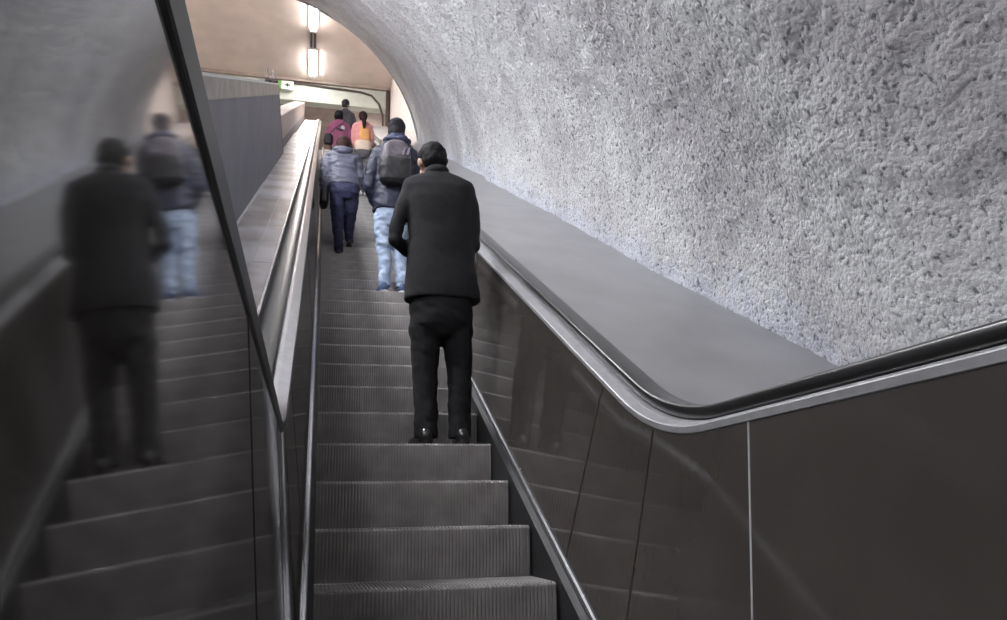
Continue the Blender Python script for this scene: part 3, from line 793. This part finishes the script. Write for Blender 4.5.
bm = bmesh.new(); rings(bm, [(.72, -.205, .045, .040, .10), (.75, -.205, .045, .055, .13), (.90, -.205, .045, .058, .13), (.955, -.205, .045, .045, .11)], p=3)
hb = tag(fuse('handbag', bm, .007, M['bag'], None, 3, folds(.006, 12, 12)), 'small black handbag hanging from the left hand of the woman in slate', 'handbag')
hb.location = w1.location
bm = bmesh.new(); limb(bm, [(-.205, -.03, .93, .006), (-.205, -.01, .99, .006), (-.205, .05, 1.01, .006), (-.205, .11, .99, .006), (-.205, .12, .93, .006)]); obj('strap', bm, M['bag'], hb, True)

# --- peach woman, pink woman, capped person
w3 = figure('person', (.70, 14.6, .48 + .4 * T30 * 28), 'woman with a long dark ponytail, salmon sleeves and orange top', dict(
    k=1.0, head=(.07, .03, 1.72), hk=1.02, headrot=rot(8, 0), neck=(.07, .0, 1.58), skin=M['skin2'],
    torso=[(1.0, .085, .0, .165, .13), (1.15, .08, .0, .165, .135), (1.3, .075, .0, .165, .135), (1.45, .07, .0, .185, .13), (1.53, .07, .0, .17, .11), (1.58, .07, .0, .12, .09), (1.61, .07, .0, .07, .07)],
    armL=[(-.06, .0, 1.50, .075), (-.095, -.01, 1.38, .068), (-.10, .0, 1.24, .06), (-.085, .04, 1.15, .056), (-.02, .14, 1.12, .046), (.02, .2, 1.14, .04)],
    armR=[(.20, .0, 1.50, .075), (.235, .0, 1.38, .068), (.25, .0, 1.24, .06), (.24, .04, 1.15, .056), (.19, .14, 1.12, .046), (.15, .2, 1.14, .04)],
    hips=[(.78, .09, .0, .08, .1), (.86, .09, .0, .16, .13), (.98, .09, 0, .17, .14), (1.1, .085, 0, .15, .12)],
    legL=[(.02, 0, .9, .09), (.025, .01, .7, .082), (.04, .02, .48, .066), (.05, .0, .28, .056), (.055, -.01, .12, .052), (.055, -.005, .08, .054)],
    legR=[(.16, 0, .9, .09), (.165, .02, .7, .08), (.165, .03, .48, .064), (.165, .01, .28, .054), (.165, .0, .12, .05), (.165, 0, .08, .052)],
    top_mat=M['peach'], leg_mat=M['grey_trouser'], top_name='knit_top', top_fold=folds(.008, 8, 14, 9)))
shoe(w3, .055, -.09, 0, 5, .95, M['sole'], M['sole']); shoe(w3, .165, -.08, 0, -5, .95, M['sole'], M['sole'])
bm = bmesh.new(); ell(bm, (.07, .01, 1.755), (.092, .10, .092)); ell(bm, (.07, -.03, 1.70), (.083, .08, .085)); limb(bm, [(.075, -.10, 1.72, .035), (.08, -.14, 1.62, .045), (.088, -.16, 1.48, .042), (.092, -.165, 1.38, .02)]); balls(bm, [(.075, -.10, 1.72, .035)])
fuse('hair', bm, .007, M['hair_brown'], w3, 2, lambda c: .006 * noise.noise(c * 30))
bm = bmesh.new(); rings(bm, [(1.16, .10, -.06, .11, .09), (1.25, .10, -.065, .12, .095), (1.38, .095, -.065, .11, .095), (1.46, .09, -.055, .07, .085)], p=3); fuse('orange_back_panel', bm, .008, M['orange'], w3, 3, folds(.004))
bm = bmesh.new(); rings(bm, [(.94, .09, -.0, .165, .145), (1.0, .09, -.0, .172, .15), (1.10, .085, -.0, .172, .148), (1.15, .083, -.0, .17, .142)]); fuse('waist_wrap', bm, .008, M['cream'], w3, 3, folds(.006))

w2 = figure('person', (.35, 15.98, .48 + .4 * T30 * 31), 'woman in a pink top with a black and white print on the back', dict(
    k=1.0, head=(-.03, .03, 1.755), hk=1.02, headrot=rot(12, 0), neck=(-.02, .0, 1.61), skin=M['skin2'],
    torso=[(.95, .0, .0, .19, .13), (1.1, -.005, .0, .195, .135), (1.3, -.01, .0, .19, .135), (1.45, -.01, .0, .205, .13), (1.54, -.01, .0, .20, .11), (1.59, -.012, .0, .14, .09), (1.63, -.015, .0, .07, .07)],
    armL=[(-.16, .0, 1.51, .078), (-.215, -.01, 1.38, .072), (-.235, -.01, 1.24, .066), (-.22, .03, 1.14, .06), (-.15, .12, 1.08, .05), (-.11, .18, 1.08, .042)],
    armR=[(.14, .0, 1.51, .078), (.19, .0, 1.38, .072), (.205, .0, 1.24, .066), (.19, .04, 1.14, .06), (.14, .14, 1.08, .05), (.1, .2, 1.08, .042)],
    hips=[(.76, .0, .0, .08, .1), (.84, .0, .0, .17, .13), (.96, .0, 0, .18, .14), (1.08, 0, 0, .16, .12)],
    legL=[(-.08, 0, .9, .095), (-.08, .01, .7, .086), (-.08, .02, .48, .07), (-.08, .0, .28, .06), (-.08, -.01, .12, .056), (-.08, -.005, .08, .058)],
    legR=[(.08, 0, .9, .095), (.08, .02, .7, .084), (.08, .03, .48, .068), (.08, .01, .28, .058), (.08, .0, .12, .054), (.08, 0, .08, .056)],
    top_mat=M['pink'], leg_mat=M['grey_trouser'], top_name='sweatshirt', top_fold=folds(.008, 8, 14, 12)))
shoe(w2, -.08, -.09, 0, 5, .95, M['bag'], M['sole_black']); shoe(w2, .08, -.08, 0, -5, .95, M['bag'], M['sole_black'])
bm = bmesh.new(); ell(bm, (-.03, .01, 1.79), (.095, .105, .09)); ell(bm, (-.035, -.03, 1.72), (.10, .085, .10))
fuse('hair', bm, .007, M['hair'], w2, 2, lambda c: .008 * noise.noise(c * 25))
bm = bmesh.new(); ell(bm, (.06, -.125, 1.40), (.045, .02, .05)); obj('white_print', bm, M['sole'], w2, True)
bm = bmesh.new(); ell(bm, (.025, -.135, 1.34), (.06, .015, .028)); ell(bm, (-.045, -.132, 1.36), (.035, .015, .03)); obj('black_print', bm, M['bag'], w2, True)
bm = bmesh.new(); rings(bm, [(.98, -.24, -.13, .07, .05), (1.03, -.24, -.135, .095, .06), (1.17, -.235, -.135, .09, .06), (1.22, -.23, -.13, .06, .04)], p=3)
hb2 = tag(fuse('shoulder_bag', bm, .007, M['bag'], None, 3), 'black shoulder bag hanging at the left hip of the woman in pink', 'bag'); hb2.location = w2.location
bm = bmesh.new(); limb(bm, [(-.23, -.14, 1.19, .008), (-.12, -.155, 1.35, .008), (.02, -.14, 1.48, .008), (.10, -.09, 1.58, .008)]); obj('strap', bm, M['bag'], hb2, True)

w4 = figure('person', (.52, 17.6, .48 + .4 * T30 * 35), 'person in a black cap ahead of the woman in pink, mostly hidden', dict(
    k=1.05, head=(-.02, .02, 2.02), hk=1.05, neck=(-.02, .0, 1.87), skin=M['skin'],
    torso=[(1.1, .0, .0, .18, .13), (1.3, .0, .0, .18, .135), (1.5, -.0, .0, .19, .135), (1.68, -.01, .0, .20, .13), (1.78, -.01, .0, .19, .11), (1.84, -.02, .0, .12, .09), (1.88, -.02, .0, .07, .07)],
    armL=[(-.16, .0, 1.74, .078), (-.2, -.01, 1.6, .07), (-.21, -.01, 1.44, .062), (-.2, .03, 1.32, .056), (-.16, .1, 1.2, .05), (-.14, .14, 1.12, .042)],
    armR=[(.14, .0, 1.74, .078), (.18, .0, 1.6, .07), (.19, .0, 1.44, .062), (.18, .04, 1.32, .056), (.15, .1, 1.2, .05), (.13, .14, 1.12, .042)],
    hips=[(.86, .0, .0, .08, .1), (.95, .0, .0, .17, .13), (1.08, .0, 0, .18, .14), (1.2, 0, 0, .16, .12)],
    legL=[(-.08, 0, 1.0, .095), (-.08, .01, .78, .086), (-.08, .02, .54, .07), (-.08, .0, .3, .06), (-.08, -.01, .12, .056), (-.08, -.005, .08, .058)],
    legR=[(.08, 0, 1.0, .095), (.08, .02, .78, .084), (.08, .03, .54, .068), (.08, .01, .3, .058), (.08, .0, .12, .054), (.08, 0, .08, .056)],
    top_mat=M['grey_trouser'], leg_mat=M['grey_trouser'], top_fold=folds(.008, 8, 14, 12)))
shoe(w4, -.08, -.09, 0, 5, .95, M['bag'], M['sole_black']); shoe(w4, .08, -.08, 0, -5, .95, M['bag'], M['sole_black'])
bm = bmesh.new(); ell(bm, (-.02, -.01, 2.06), (.10, .115, .095)); ell(bm, (-.02, -.03, 2.0), (.09, .085, .09)); ell(bm, (-.02, .11, 2.03), (.07, .07, .012))
fuse('cap', bm, .007, M['bag'], w4, 2)

# ------------------------------------------------------------------ world, camera, view
w = bpy.data.worlds.new('world'); SC.world = w; w.use_nodes = True
w.node_tree.nodes['Background'].inputs[0].default_value = (.6, .62, .68, 1)
w.node_tree.nodes['Background'].inputs[1].default_value = .12

yaw, pitch, roll = math.radians(13.93), math.radians(14.91), math.radians(-1.14)
F = Vector((math.sin(yaw) * math.cos(pitch), math.cos(yaw) * math.cos(pitch), math.sin(pitch)))
r0 = Vector((math.cos(yaw), -math.sin(yaw), 0)); u0 = r0.cross(F)
Rr = r0 * math.cos(roll) + u0 * math.sin(roll); Uu = -r0 * math.sin(roll) + u0 * math.cos(roll)
mtx = Matrix((Rr, Uu, -F)).transposed().to_4x4(); mtx.translation = (0, 0, .74)
cd = bpy.data.cameras.new('camera'); cam = bpy.data.objects.new('camera', cd); COL.objects.link(cam)
cam.matrix_world = mtx; cd.sensor_fit = 'HORIZONTAL'; cd.sensor_width = 36; cd.lens = 785.43 / 1007 * 36
cd.clip_start = .01; cd.clip_end = 200
SC.camera = cam
vs = SC.view_settings; vs.view_transform = 'Standard'; vs.look = 'None'; vs.gamma = 1; vs.exposure = 1.6; vs.use_curve_mapping = False
SC.cycles.max_bounces = 8
SC.cycles.sample_clamp_indirect = 6
